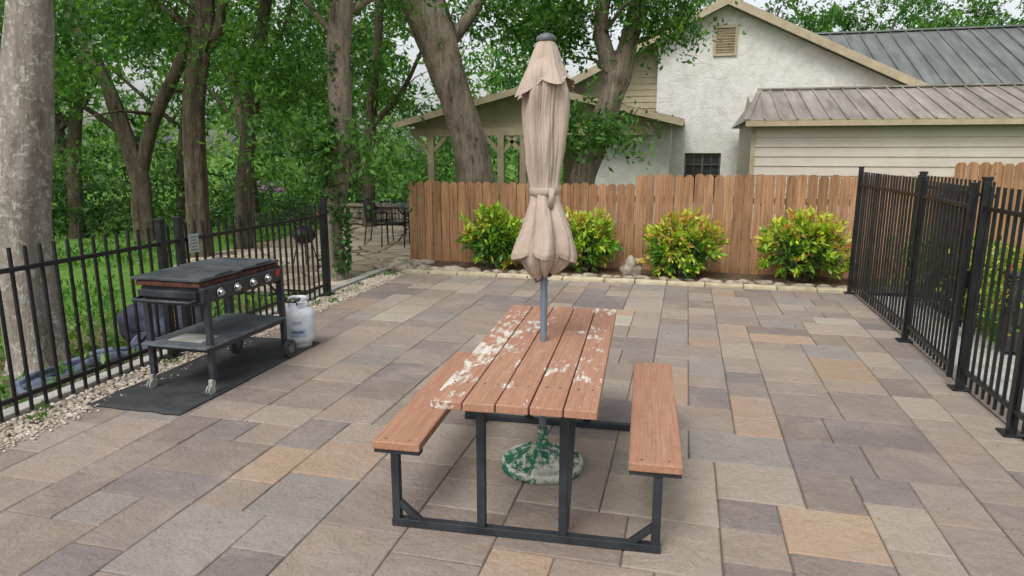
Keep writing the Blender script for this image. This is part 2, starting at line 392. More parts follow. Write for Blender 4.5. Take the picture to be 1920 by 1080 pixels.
b=B(); x=-4.15
while x<2.2:
    L=R.uniform(.42,.62); b.box((x+L/2,9.51+R.uniform(-.005,.005),0.0),(L-.012,.15,.07),rot=R.uniform(-.01,.01),col=(R.uniform(.88,1.08),)*3); x+=L
b.obj('stone_border',M_curb,bevel=.008)
b=B(); n_=60
vs=[(-4.5+i*.13,9.58+j*.2,-.0+.03*noise.noise(Vector((i*.4,j*.6,3)))+(.03 if j>0 else 0)) for j in range(6) for i in range(n_)]
b.add(vs,[(j*n_+i,j*n_+i+1,(j+1)*n_+i+1,(j+1)*n_+i) for j in range(5) for i in range(n_-1)]); b.obj('planting_bed',M_soil,smooth=True)

# ---------------- rocks / gravel
phi=(1+5**.5)/2
IV=np.array([(-1,phi,0),(1,phi,0),(-1,-phi,0),(1,-phi,0),(0,-1,phi),(0,1,phi),(0,-1,-phi),(0,1,-phi),(phi,0,-1),(phi,0,1),(-phi,0,-1),(-phi,0,1)])/math.sqrt(1+phi*phi)
IF=[(0,11,5),(0,5,1),(0,1,7),(0,7,10),(0,10,11),(1,5,9),(5,11,4),(11,10,2),(10,7,6),(7,1,8),(3,9,4),(3,4,2),(3,2,6),(3,6,8),(3,8,9),(4,9,5),(2,4,11),(6,2,10),(8,6,7),(9,8,1)]
def pebbles(name,P,sz,mat,parent=None,flat=.6,cr=(.75,1.1)):
    N=len(P); V=IV[None]*rng.uniform(.72,1.25,(N,12,1))*sz[:,None,None]*rng.uniform(.7,1.3,(N,1,3))
    V[:,:,2]*=flat; t=rng.uniform(0,6.28,N); c_,s_=np.cos(t),np.sin(t)
    x=V[:,:,0]*c_[:,None]-V[:,:,1]*s_[:,None]; y=V[:,:,0]*s_[:,None]+V[:,:,1]*c_[:,None]
    V=np.stack([x,y,V[:,:,2]],2)+P[:,None,:]
    k=rng.uniform(*cr,(N,1)); col=np.hstack([k,k*rng.uniform(.94,1,(N,1)),k*rng.uniform(.86,1,(N,1))])
    return npmesh(name,V,12,IF,mat,parent,col)
N=9000; P=np.stack([rng.uniform(-4.42,-4.07,N),rng.uniform(-1,9.45,N),rng.uniform(-.03,-.005,N)],1)
N2=1200; P2=np.stack([rng.normal(-4.05,.05,N2),rng.uniform(-1,9.4,N2),rng.uniform(-.005,.008,N2)],1)
P2=P2[P2[:,0]<-3.93]; P2[:,2]=np.where(P2[:,0]>-4.05,.007,P2[:,2])
P=np.vstack([P,P2]); sz=rng.uniform(.010,.024,len(P)); sz[len(P)-len(P2):]*=.6
pebbles('gravel',P,sz,M_peb)
b=B(); b.box((-4.25,4.2,-.05),(.42,10.6,.05)); b.obj('gravel_bed',M_soil)
b=B(); b.box((-4.53,5.0,-.06),(.13,11,.16)); b.obj('concrete_curb',M_conc,bevel=.01)
def rock(name,c,r,mat=M_rock,parent=None,seed=0,sq=(1,1,.7),rough=1):
    import bmesh
    bm=bmesh.new(); bmesh.ops.create_icosphere(bm,subdivisions=4,radius=1)
    for v_ in bm.verts:
        p=v_.co.copy(); k=1+.35*noise.noise(p*1.2+Vector((seed*5.3,0,0)))+rough*.14*noise.noise(p*3.5+Vector((0,seed,0)))+rough*.05*noise.noise(p*9)
        v_.co=Vector((p.x*sq[0],p.y*sq[1],p.z*sq[2]))*k*r+Vector(c)
    me=bpy.data.meshes.new(name); bm.to_mesh(me); bm.free(); me.materials.append(mat.m)
    ca=me.color_attributes.new('Col','FLOAT_COLOR','POINT'); ca.data.foreach_set('color',np.ones(len(me.vertices)*4,dtype=np.float32)*1.0)
    me.polygons.foreach_set('use_smooth',[True]*len(me.polygons))
    return link(bpy.data.objects.new(name,me),parent)
rk=grp('rock_edging',(-4,9.7,0))
for i in range(34):
    x=-4.5+i*.2+R.uniform(-.06,.06); 
    rock('edging_rock',(x,9.68+R.uniform(-.03,.06),.02),R.uniform(.06,.13)*(1.35 if x<-3.2 else .7),parent=rk,seed=i,sq=(1.4,.8,.55))
for i in range(7): rock('edging_rock',(-4.35+R.uniform(-.25,.6),9.85+R.uniform(-.1,.2),.05),R.uniform(.1,.17),parent=rk,seed=50+i,sq=(1.3,.9,.55))
rock('boulder',(-.72,9.88,.12),.17,seed=77,sq=(.9,.8,1.1))

# ---------------- wood fence
wf=grp('wood_fence',(0,10.45,0)); b=B(); x=-4.42
while x<8.5:
    wd=.138; h=1.33 if x<-.8 else (1.475 if x<3.4 else 1.66)
    h+=R.uniform(-.012,.012); y=10.45+R.uniform(-.004,.004); k=R.uniform(.72,1.15); col=(k*R.uniform(.97,1.04),k,k*R.uniform(.9,1))
    a0,a1=x+.003,x+wd-.003; t=.018; z0=.02; lean=R.uniform(-.004,.004)
    pr=[(a0,z0),(a1,z0),(a1+lean,h-.035),(a1-.035+lean,h),(a0+.035+lean,h),(a0+lean,h-.035)]
    vs=[(p,y,q) for p,q in pr]+[(p,y+t,q) for p,q in pr]
    fs=[(0,1,2,3,4,5),(11,10,9,8,7,6)]+[(k_,(k_+1)%6+0,(k_+1)%6+6,k_+6) for k_ in range(6)]
    fs=[fs[0],fs[1]]+[f[::-1] for f in fs[2:]]
    b.add(vs,fs,0,col); x+=wd+R.uniform(.001,.006)
b.obj('pickets',M_wood,wf)
b=B()
for zz in(.3,1.1): b.box((2.05,10.50,zz),(12.9,.04,.09),col=(.8,.8,.8))
for i in range(6): b.box((-4.3+i*2.4,10.57,.6),(.09,.09,1.3),col=(.8,.8,.8))
b.obj('rails_and_posts',M_wood,wf)

# ---------------- metal fences
def metal_fence(name,X,y0,y1,H,pitch,posts,zb,toprail,botrail,pw=.019,pr=.062,skip=None):
    g=grp(name,(X,(y0+y1)/2,0)); b=B(); y=y0
    while y<y1:
        if min(abs(y-p) for p in posts)>.045 and not(skip and skip[0]<y<skip[1]): b.box((X+R.uniform(-.002,.002),y,(zb+H)/2),(pw,pw,H-zb),rot=R.uniform(-.1,.1))
        y+=pitch
    b.obj('pickets',M_blk,g)
    b=B(); segs=[(y0,y1)] if not skip else [(y0,skip[0]),(skip[1],y1)]
    for z in toprail+botrail:
        for s0,s1 in segs: b.box((X,(s0+s1)/2,z),(.03,s1-s0,.032))
    b.obj('rails',M_blk,g,bevel=.003)
    b=B()
    for p in posts:
        b.box((X,p,(H+.05)/2-.02),(pr,pr,H+.09)); b.box((X,p,H+.055),(pr+.01,pr+.01,.02)); 
        b.box((X,p,.012),(.13,.13,.012))
    b.obj('posts',M_blk,g,bevel=.004); return g
lf=metal_fence('metal_fence',-4.39,-.5,7.66,1.17,.112,[-.4,2.0,4.9,5.12,7.66],.02,[1.02],[.14])
rf=metal_fence('metal_fence',2.12,1.0,9.42,1.56,.104,[2.3,4.79,5.67,7.07,9.42],.07,[1.40],[.17],.018,.05,skip=(5.68,7.06))
gg=grp('metal_gate',(2.13,7.03,0),rad(-3)); b=B()
for i in range(13): b.box((.0,-.07-i*.1,.82),(.018,.018,1.46))
for z in(.17,1.40): b.box((0,-.65,z),(.032,1.28,.034))
for yy in(-.02,-1.30): b.box((0,yy,.83),(.04,.04,1.5))
b.obj('gate_frame',M_blk,gg,local=True,bevel=.003)
b=B(); b.box((.03,-1.22,.85),(.06,.12,.14)); b.obj('latch_box',M_blk,gg,local=True,bevel=.006)
g=grp('metal_fence',(2.5,9.0,0)); b=B()
for i in range(20): b.box((2.75+.0,7.2+i*.112,.8),(.018,.018,1.46))
for z in(.17,1.40): b.box((2.75,8.27,z),(.03,2.2,.032))
b.obj('pickets_and_rails',M_blk,g)
sg=grp('notice_sign',(-4.355,5.25,.98)); b=B(); b.box((-4.35,5.25,.98),(.006,.13,.17)); b.obj('plate',Mat('sign_white',S(160,162,155),.5),sg)
b=B()
for i in range(5): b.box((-4.345,5.25,1.04-.03*i),(.003,.09-.02*(i%2),.008))
b.obj('print_lines',M_lab2,sg)

# ---------------- picnic table
pt=grp('picnic_table',(-.716,3.533,0),rad(3.3))
b=B(); wts=[.85,.6,.3,.3,.6]
for i in range(5):
    bx=(i-2)*.1435; ln=1.88+R.uniform(-.008,.008)
    b.box((bx,R.uniform(-.006,.006),.74),(.1375,ln,.038),rot=R.uniform(-.001,.001),col=(wts[i],0,0))
b.obj('tabletop_boards',M_tab,pt,local=True,bevel=.005)
b=B()
for s_ in(-1,1): b.box((s_*.605,.02,.428),(.238,1.5,.042),col=(-.15 if s_<0 else 0,0,0))
b.obj('seat_boards',M_tab,pt,local=True,bevel=.006)
b=B(); T=.04
for s_ in(-1,1):
    Y=s_*.69
    b.box((0,Y,.022),(1.29,T,T)); b.box((0,Y,.70),(.62,T,.035))
    for q in(-1,1):
        b.box((q*.62,Y,.212),(T,T,.34)); b.box((q*.605,Y,.395),(.23,.055,.022))
        b.bar((q*.618,Y,.135),(q*.50,Y,.03),.03,.03,up=(0,1,0))
        b.box((q*.195,Y,.362),(T,T,.64))
    b.bar((.195,Y-s_*.03,.05),(.195,Y-s_*.42,.69),.012,.05,up=(1,0,0))
    b.bar((-.195,Y-s_*.03,.05),(-.195,Y-s_*.42,.69),.012,.05,up=(1,0,0)) if s_>0 else None
b.obj('steel_frame',M_frame,pt,local=True,bevel=.003)
b=B()
for s_ in(-1,1):
    for i in range(5):
        for k in(-.03,.03): b.lathe(((i-2)*.1435+k,s_*.69,.7593),[(.0001,.001),(.0045,.0008),(.006,0)],10)
    for q in(-1,1):
        for k in(-.06,.06): b.lathe((q*.605+k,s_*.69,.4492),[(.0001,.001),(.005,.0008),(.006,0)],10)
b.obj('bolt_heads',M_rust,pt,local=True)

# ---------------- umbrella
ux,uy=-.735,3.60
um=grp('patio_umbrella',(ux,uy,0))
def cloth(name,prof,n,nz,seed,nf,hem=0,mat=M_fab,ng=1.0,sharp=.55,ph=None,twz=.35):
    ti=np.linspace(0,1,len(prof)); tt=np.linspace(0,1,nz)
    def ip(k):
        a=np.interp(tt,ti,[p[k] for p in prof]); 
        ker=np.ones(7)/7; ap=np.pad(a,3,mode='edge'); return np.convolve(ap,ker,'valid')
    Z,RR,A,DX=ip(0),ip(1),ip(2),ip(3)
    phs=ph or [R.uniform(0,6.28) for _ in range(4)]
    b=B(); vs=[]
    for j in range(nz):
        for i in range(n):
            t=2*math.pi*i/n; z=Z[j]
            tw=t+.38*math.sin(t+phs[0])+.22*math.sin(t*2+phs[3])+twz*(z-1.8)*.5+.04*math.sin(z*6+seed)
            f=abs(math.sin(nf*tw/2+phs[1]))**sharp
            f2=abs(math.sin((nf+3)*(t+.3*math.sin(t*2+phs[1]))/2+phs[2]+z*.8))**.5
            f3=abs(math.sin(2*nf*tw/2+phs[2]))**.5
            F=(.58*f+.24*f2+.18*f3)
            g=noise.noise(Vector((math.cos(t)*1.3,math.sin(t)*1.3,z*3+seed*3)))*.24+noise.noise(Vector((math.cos(t)*4,math.sin(t)*4,z*6+seed)))*.10
            r=RR[j]*(1-A[j]+A[j]*F*1.2+ng*g*min(1,A[j]*2.2))
            zz=z+(hem*(f-.6)+hem*.8*math.sin(t+phs[2]))*max(0,(j/nz-.5)/.5)**1.5
            vs.append((ux+DX[j]*.97+r*math.cos(t),uy-DX[j]*.2+r*math.sin(t),zz))
    fs=[(j*n+i,j*n+(i+1)%n,(j+1)*n+(i+1)%n,(j+1)*n+i) for j in range(nz-1) for i in range(n)]
    b.add(vs,fs); o=b.obj(name,mat,um,smooth=True); return o
R2=R; R=random.Random(21)
cloth('canopy_upper',[(2.30,.05,.2,0),(2.2,.10,.3,0),(2.10,.120,.38,0),(2.0,.121,.42,-.010),(1.85,.107,.45,-.008),(1.72,.091,.45,-.008),(1.64,.08,.35,-.006),(1.60,.078,.2,-.002),(1.57,.078,.2,-.002)],280,130,1,5,sharp=.5)
cloth('canopy_lower_fold',[(1.42,.07,.3,0),(1.34,.125,.35,.004),(1.27,.146,.4,.008),(1.215,.130,.42,.010),(1.17,.098,.45,.010),(1.13,.055,.5,.008)],240,70,4,5,hem=-.04,sharp=.5)
cloth('canopy_skirt',[(1.585,.077,.2,-.002),(1.54,.087,.3,-.002),(1.46,.114,.36,-.002),(1.38,.140,.40,0),(1.31,.162,.42,0),(1.26,.172,.44,0),(1.225,.168,.46,0)],280,110,4,5,hem=-.05,sharp=.5)
cloth('vent_cap',[(2.375,.03,.05,0),(2.355,.046,.1,0),(2.31,.068,.2,0),(2.24,.094,.3,0),(2.17,.128,.38,0),(2.12,.155,.42,0)],240,70,9,5,hem=-.05,sharp=.8,twz=0)
R=R2
b=B()
b.lathe((ux-.002,uy,1.575),[(.080,0),(.0845,.004),(.0852,.02),(.0845,.036),(.080,.04)],64,f=lambda t,z:1+.03*math.sin(5*t)+.02*math.sin(9*t+1)); 
b.box((ux+.05,uy-.078,1.56),(.028,.008,.10),rot=Matrix.Rotation(.12,3,'Y')); b.obj('tie_strap',M_fabs,um,smooth=True)
b=B(); b.tube([(ux,uy,.06),(ux,uy,1.5)],.0195,20); b.tube([(ux,uy,1.5),(ux,uy,2.34)],.019,12); b.obj('pole',M_pole,um,smooth=True,bevel=.001)
b=B(); b.lathe((ux,uy,2.36),[(.05,0),(.053,.012),(.048,.022),(.03,.034),(.012,.04),(.0001,.042)],28); b.obj('finial_cap',M_shelf,um,smooth=True)
ub=grp('umbrella_base',(ux,uy,0)); b=B(); vs=[]; prof=[(.225,.0),(.238,.008),(.240,.035),(.232,.05),(.222,.056),(.212,.052),(.17,.074),(.12,.096),(.07,.116),(.042,.126),(.036,.15),(.030,.155),(.0297,.24),(.024,.243)]
nn_=144; cs=[]
for j,(r,z) in enumerate(prof):
    for i in range(nn_):
        t=2*math.pi*i/nn_; k=0
        if 5<=j<=9: k=(max(0,math.cos(8*t))**2)*.016*(1 if j<9 else .4)-(.005)
        vs.append((r*math.cos(t),r*math.sin(t),z+k)); cs.append((.55 if (5<=j<=9 and k>.004) else (.75 if j in(3,4) else (.1 if j>9 else .25)),0,0))
b.add(vs,[(j*nn_+i,j*nn_+(i+1)%nn_,(j+1)*nn_+(i+1)%nn_,(j+1)*nn_+i) for j in range(len(prof)-1) for i in range(nn_)]); b.c=cs
b.obj('weighted_base',M_green,ub,smooth=True,local=True)

# ---------------- mat, griddle
b=B(); n1_,n2_=30,14
vs=[(-4.12+.79*i/(n2_-1)+.01*noise.noise(Vector((i*.3,j*.3,1))),3.72+1.9*j/(n1_-1)+.02*noise.noise(Vector((i*.5,j*.2,5))),.012+.006*noise.noise(Vector((i*.35,j*.35,2)))) for j in range(n1_) for i in range(n2_)]
b.add(vs,[(j*n2_+i,j*n2_+i+1,(j+1)*n2_+i+1,(j+1)*n2_+i) for j in range(n1_-1) for i in range(n2_-1)])
o=b.obj('grill_mat',M_rub,smooth=True); mm=o.modifiers.new('s','SOLIDIFY'); mm.thickness=.005; mm.offset=-1

gr=grp('flat_top_grill',(-3.66,4.62,0))
Xl,Xr,Y0,Y1=-3.93,-3.40,4.18,5.13
b=B()
for X in(Xl,Xr):
    b.box((X,Y0,.46),(.042,.042,.70)); b.box((X,Y1,.47),(.042,.042,.72))
for Y in(Y0,Y1): b.box(((Xl+Xr)/2,Y,.70),(.53,.035,.05)); b.box(((Xl+Xr)/2,Y,.34),(.53,.035,.04))
for X in(Xl,Xr): b.box((X,4.65,.34),(.03,.95,.035))
b.obj('legs_frame',M_grill,gr,bevel=.004)
b=B(); b.box((-3.665,4.62,.368),(.58,1.04,.018)); b.obj('bottom_shelf',M_shelf,gr,bevel=.004)
b=B(); b.box((-3.665,4.32,.379),(.3,.2,.003)); b.obj('shelf_paper',M_conc,gr)
b=B()
b.box((-3.68,4.62,.775),(.50,.94,.10)); b.box((-3.40,4.62,.765),(.05,1.0,.12),rot=Matrix.Rotation(rad(12),3,'Y')); b.obj('firebox',M_grill,gr,bevel=.006)
b=B(); b.box((-3.68,4.62,.842),(.56,1.0,.034)); b.obj('griddle_plate',M_rust,gr,bevel=.004)
b=B(); b.box((-3.69,4.36,.878),(.60,.50,.024)); b.box((-3.69,4.868,.881),(.60,.50,.024),rot=Matrix.Rotation(rad(-1),3,'X')); b.obj('folding_lid',M_lid,gr,bevel=.006)
b=B()
for Y in(4.36,4.86):
    b.tube([(-3.375,Y-.09,.90),(-3.355,Y-.085,.905),(-3.355,Y+.085,.905),(-3.375,Y+.09,.90)],.007,8)
b.tube([(Xl+.02,4.15,.745),(Xl+.02,4.03,.73),(Xr-.02,4.03,.73),(Xr-.02,4.15,.745)],.014,10)
b.obj('handles',M_grill,gr,smooth=True)
b=B(); b.box((-3.66,4.11,.775),(.5,.06,.05)); b.box((-3.66,4.158,.74),(.46,.012,.12)); b.obj('grease_tray',M_grill,gr,bevel=.005)
for i,Y in enumerate((4.30,4.50,4.70,4.90)):
    k=B(); pr=[(.0001,.0),(.036,.0),(.037,.006),(.032,.01)]; k.lathe((0,0,0),pr[::-1],28)
    o=k.obj('knob_bezel',M_chr,gr,smooth=True,local=True)
    k2=B(); k2.lathe((0,0,0),[(.027,.0),(.025,.024),(.021,.028),(.0001,.028)],24); k2.box((0,0,.03),(.008,.04,.012)); o2=k2.obj('knob',M_chr,gr,local=True,bevel=.001)
    for q in(o,o2):
        q.location=Vector((-3.372,Y,.765))-Vector(gr['L']); q.rotation_euler=(0,rad(102),0)
b=B(); b.box((-3.37,5.05,.785),(.01,.05,.05),rot=Matrix.Rotation(rad(12),3,'Y')); b.obj('badge',M_red,gr)
b=B()
for X in(Xl,Xr):
    for q in(-1,1): b.tube([(X+q*.012-.005,4.14,.038),(X+q*.012+.005,4.14,.038)],.038,20)
    b.box((X,4.16,.09),(.03,.045,.05))
b.obj('casters',M_conc,gr,smooth=False,bevel=.002)
b=B()
for X in(Xl,Xr+.02): b.tube([(X+.015,5.13,.085),(X+.05,5.13,.085)],[.082,.082],28)
b.obj('wheels',M_wheel,gr,bevel=.006)
b=B()
for X in(Xl,Xr+.02): b.tube([(X+.012,5.13,.085),(X+.054,5.13,.085)],.04,20)
b.obj('wheel_hubs',M_shelf,gr,bevel=.002)
b=B(); pts=[(-3.6,5.1,.72),(-3.55,5.22,.62),(-3.5,5.28,.5),(-3.49,5.36,.45),(-3.47,5.45,.43)]
b.tube(pts,.008,8); b.obj('gas_hose',M_rub,gr,smooth=True)

# propane tank
tk=grp('propane_tank',(-3.45,5.46,0)); b=B(); c=(-3.45,5.46,.015)
b.lathe(c,[(.105,0),(.108,.0),(.108,.03),(.12,.045),(.142,.07),(.151,.10),(.152,.19),(.1535,.20),(.152,.21),(.152,.29),(.146,.325),(.125,.355),(.09,.372),(.05,.38),(.0001,.38)],48)
b.obj('cylinder_body',M_tank,tk,smooth=True)
b=B(); nn_=48; vs=[];fs=[]
for i in range(nn_+1):
    t=rad(-60)+rad(300)*i/nn_; hh=.46 if 5<i<43 else .41
    for z in(.355,.40,.44,hh+.005): vs.append((c[0]+.088*math.cos(t),c[1]+.088*math.sin(t),c[2]+z))
for i in range(nn_):
    for j in range(3):
        if j==1 and (6<=i%24<=17): continue
        a=i*4+j; fs.append((a,a+4,a+5,a+1))
b.add(vs,fs); o=b.obj('collar_handle',M_tank,tk,smooth=True); mm=o.modifiers.new('s','SOLIDIFY'); mm.thickness=.006
b=B(); b.tube([(c[0],c[1],.39),(c[0],c[1],.45)],.018,14); b.tube([(c[0],c[1],.45),(c[0],c[1],.468)],.03,14); b.obj('valve',M_shelf,tk)
def arcpatch(b,c,r,t0,t1,z0,z1):
    n=10; vs=[(c[0]+r*math.cos(t0+(t1-t0)*i/n),c[1]+r*math.sin(t0+(t1-t0)*i/n),z) for i in range(n+1) for z in(z0,z1)]
    b.add(vs,[(2*i,2*i+2,2*i+3,2*i+1) for i in range(n)])
b=B(); arcpatch(b,c,.1545,rad(-90),rad(-35),.13,.205); arcpatch(b,c,.1545,rad(-80),rad(-50),.25,.28); b.obj('label',M_lab,tk)
b=B(); arcpatch(b,c,.1552,rad(-82),rad(-45),.165,.19); arcpatch(b,c,.1552,rad(-82),rad(-55),.143,.150); b.obj('label_print',M_lab2,tk)

# ---------------- stuff behind left fence
M_cov=painted('blue_grey_cover',S(50,52,68),S(78,80,98),.8,4)
cg=grp('covered_bundle',(-5.2,5.75,-.1)); rock('fabric_cover',(-5.2,5.75,.02),.36,M_cov,cg,seed=12,sq=(.95,1.25,.95))
tx=bpy.data.curves.new('lettering','FONT'); tx.body='PRO'; tx.size=.13; tx.extrude=.002; tx.materials.append(Mat('yellow_print',S(190,180,40),.6).m)
to=bpy.data.objects.new('lettering',tx); to.location=(-4.83,5.36,.30); to.rotation_euler=(rad(75),rad(90),rad(38)); link(to,cg)
M_tarp=painted('grey_blue_tarp',S(70,78,96),S(110,119,136),.7,7)
rt=grp('rolled_tarp',(-5,4.8,-.1)); b=B()
for k,(r,zz,ox) in enumerate([(.075,-.06,0),(.045,.02,.05)]):
    pts=[(-4.95-ox+.06*math.sin(i*.9+k),3.9+i*.13,zz+.02*math.sin(i*1.3)) for i in range(15)]; b.tube(pts,[r*(1+.2*math.sin(i*2.1)) for i in range(15)],16,jit=.8,seed=k)
b.obj('tarp_roll',M_tarp,rt,smooth=True)
b=B(); b.tube([(-4.8,3.0,-.1),(-4.85,4.2,-.08),(-4.78,5.6,-.1)],[.07,.08,.06],14,jit=.3); b.obj('fallen_log',M_bark,smooth=True)

# flagstone terrace beyond
b=B(); b.add([(-7.6,8.0,-.03),(-4.62,7.9,-.01),(-4.62,9.6,-.01),(-4.5,16.2,-.01),(-8.5,16.2,-.03),(-8.4,10,-.03)],[(0,1,2,3,4,5)]); b.obj('flagstone_terrace',M_flag)
b=B(); 
for i in range(18): 
    for k in range(3): b.box((-8.6+i*.28+(k%2)*.13,15.9,.07+k*.14),(.27,.3+R.uniform(-.03,.03),.13),rot=R.uniform(-.03,.03),col=(R.uniform(.75,1.05),)*3)
b.box((-6.2,15.9,.47),(5.2,.42,.06),col=(.95,.93,.9)); b.obj('low_stone_wall',M_rock,bevel=.015)
for i in range(9): rock('terrace_rock' ,(-6.9+i*.28,7.95+R.uniform(-.12,.12),-.06),R.uniform(.1,.2),seed=i+90,sq=(1.3,.9,.5))
def chair(x,y,a):
    g=grp('patio_chair',(x,y,0),a); b=B(); t=.014
    for px in(-.22,.22):
        b.tube([(px,-.22,0),(px,-.2,.44),(px,.2,.43),(px,.27,.88)],t,6); b.tube([(px,.26,0),(px,.2,.43)],t,6); b.tube([(px,-.2,.44),(px,-.2,.64),(px,.22,.66)],t,6)
    b.tube([(-.22,.27,.88),(.22,.27,.88)],t,6)
    for i in range(7): b.tube([(-.18+i*.06,.2,.45),(-.18+i*.06,.27,.86)],.007,5)
    for i in range(8): b.tube([(-.21,-.19+i*.055,.44),(.21,-.19+i*.055,.44)],.011,5)
    b.obj('chair_frame',M_blk,g,local=True,smooth=True)
def ptable(x,y):
    g=grp('patio_table',(x,y,0)); b=B(); b.lathe((0,0,.7),[(.0001,.02),(.5,.02),(.51,.01),(.5,0),(.0001,0)],28)
    for k in range(4):
        a=k*math.pi/2+.4; b.tube([(.45*math.cos(a),.45*math.sin(a),.71),(.15*math.cos(a),.15*math.sin(a),.35),(.42*math.cos(a),.42*math.sin(a),0)],.016,6)
    b.obj('table_frame',M_blk,g,local=True,smooth=False)
ptable(-5.3,13.0); chair(-5.98,12.6,rad(100)); chair(-5.45,12.2,rad(190)); chair(-4.85,12.35,rad(215)); chair(-5.7,13.8,rad(20))
kg=grp('kettle_grill',(-5.87,9.6,0)); b=B(); b.lathe((-5.87,9.6,.5),[(.0001,-.15),(.1,-.12),(.17,-.05),(.19,.0),(.193,.01),(.18,.06),(.12,.13),(.04,.155),(.0001,.157)],28)
for k in range(3): a=k*2.1; b.tube([(-5.87+.12*math.cos(a),9.6+.12*math.sin(a),.42),(-5.87+.24*math.cos(a),9.6+.24*math.sin(a),-.02)],.011,6)
b.tube([(-5.91,9.6,.66),(-5.91,9.6,.69),(-5.83,9.6,.69),(-5.83,9.6,.66)],.008,6); b.obj('kettle_body',M_blk,kg,smooth=True)

# ---------------- shed
sh=grp('metal_shed',(5,16,0))
def lap(b,x0,x1,y,z0,z1,step,dep,mi=0,clip=None):
    z=z0
    while z<z1-1e-4:
        zt=min(z+step,z1)
        a0,a1=x0,x1
        if clip: 
            c_=clip((z+zt)/2); a0,a1=max(x0,c_[0]),min(x1,c_[1])
            if a1-a0<.05: z=zt; continue
        b.add([(a0,y-dep,z),(a1,y-dep,z),(a1,y,zt),(a0,y,zt),(a0,y,z),(a1,y,z)],[(0,1,2,3),(4,5,1,0)],mi); z=zt
b=B(); lap(b,1.3,10.5,15.0,0,2.38,.19,.022); 
b.add([(1.3,15.0,0),(1.3,19.4,0),(1.3,19.4,2.38),(1.3,17.2,3.1),(1.3,15.0,2.38)],[(4,3,2,1,0)])
b.add([(1.3,19.4,0),(10.5,19.4,0),(10.5,19.4,2.38),(1.3,19.4,2.38)],[(0,1,2,3)])
b.obj('siding_walls',M_shed,sh)
b=B(); b.box((1.29,14.985,1.2),(.09,.04,2.4)); b.box((5.85,14.70,2.37),(9.5,.03,.13)); b.obj('trim',M_tan,sh)
b=B(); xl=1.1; xr=10.7
b.add([(xl,14.68,2.42),(xr,14.68,2.42),(xr,17.2,3.2),(xl+.45,17.2,3.2)],[(0,1,2,3)]); b.add([(xl+.45,17.2,3.2),(xr,17.2,3.2),(xr,19.7,2.42),(xl,19.7,2.42)],[(0,1,2,3)])
b.add([(xl,14.68,2.42),(xl+.45,17.2,3.2),(xl,19.7,2.42)],[(0,1,2)])
k=xl+.05
while k<xr:
    b.bar((k,14.67,2.435),(max(k,xl+.47),17.2,3.215),.035,.03); k+=.305
b.bar((xl,14.68,2.43),(xl+.45,17.2,3.22),.09,.03); b.bar((xl+.4,17.2,3.225),(xr,17.2,3.225),.2,.03)
b.obj('ribbed_roof',M_roofs,sh)

# ---------------- house
ho=grp('stone_house',(2,22,0)); HY=20.0; px_,pz_=.84,5.62; sl_=.48
xa,xb=-.92,7.2
zr=lambda x:pz_-sl_*abs(x-px_)
b=B()
def gable(b,x0,x1,y,z0,zf,holes=(),mi=0):
    xs=sorted(set([x0,x1,px_]+[h[0] for h in holes]+[h[1] for h in holes])); xs=[x for x in xs if x0<=x<=x1]
    for a,c_ in zip(xs[:-1],xs[1:]):
        hs_=[h for h in holes if h[0]<=a+1e-6 and h[1]>=c_-1e-6]; lo=z0
        for h in sorted(hs_,key=lambda h:h[2]):
            b.add([(a,y,lo),(c_,y,lo),(c_,y,h[2]),(a,y,h[2])],[(0,1,2,3)],mi); lo=h[3]
        b.add([(a,y,lo),(c_,y,lo),(c_,y,zf(c_)),(a,y,zf(a))],[(0,1,2,3)],mi)
gable(b,xa,xb,HY,-.2,zr,[(-.08,.9,.55,1.77)])
b.add([(xa,HY,-.2),(xa,HY+.35,-.2),(xa,HY+.35,zr(xa)),(xa,HY,zr(xa))],[(3,2,1,0)])
b.add([(xb,HY,-.2),(xb,HY+9,-.2),(xb,HY+9,zr(xb)),(xb,HY,zr(xb))],[(0,1,2,3)])
b.add([(-.08,HY,.55),(.9,HY,.55),(.9,HY+.14,.55),(-.08,HY+.14,.55)],[(0,1,2,3)])
b.add([(-.08,HY,.55),(-.08,HY+.14,.55),(-.08,HY+.14,1.77),(-.08,HY,1.77)],[(0,1,2,3)]); b.add([(.9,HY,.55),(.9,HY+.14,.55),(.9,HY+.14,1.77),(.9,HY,1.77)],[(3,2,1,0)])
b.obj('stone_gable_wall',M_lime,ho)
b=B(); b.add([(-.08,HY+.13,.55),(.9,HY+.13,.55),(.9,HY+.13,1.77),(-.08,HY+.13,1.77)],[(0,1,2,3)]); b.obj('window_glass',M_glass,ho)
b=B()
for x in(-.06,.41,.88): b.box((x,HY+.1,1.16),(.05,.05,1.22))
for x in(.17,.65): b.box((x,HY+.1,1.16),(.018,.03,1.2))
for z in(.57,1.16,1.45,1.75): b.box((.41,HY+.1,z),(.98,.055,.022))
b.obj('window_frame',M_win,ho)
b=B(); lap(b,-3.6,xa-.0,HY+.35,-.2,5,.17,.02,clip=lambda z:(px_-(pz_-z)/sl_,9)); b.obj('lap_siding_wall',M_sid,ho)
b=B(); vx=px_
b.box((vx,HY-.02,4.38),(.62,.05,.07)); b.box((vx,HY-.02,5.1),(.62,.05,.07))
for s_ in(-1,1): b.box((vx+s_*.275,HY-.02,4.74),(.07,.05,.65))
for i in range(9): b.box((vx,HY-.012,4.45+i*.07),(.48,.03,.05),rot=Matrix.Rotation(rad(35),3,'X'))
b.obj('gable_vent',M_tan,ho)
b=B(); b.box((vx,HY-.004,4.74),(.5,.008,.68)); b.obj('vent_backing',M_dark,ho)
b=B(); e=8.2; lft=-3.9; zf=lambda x:zr(x)+.06
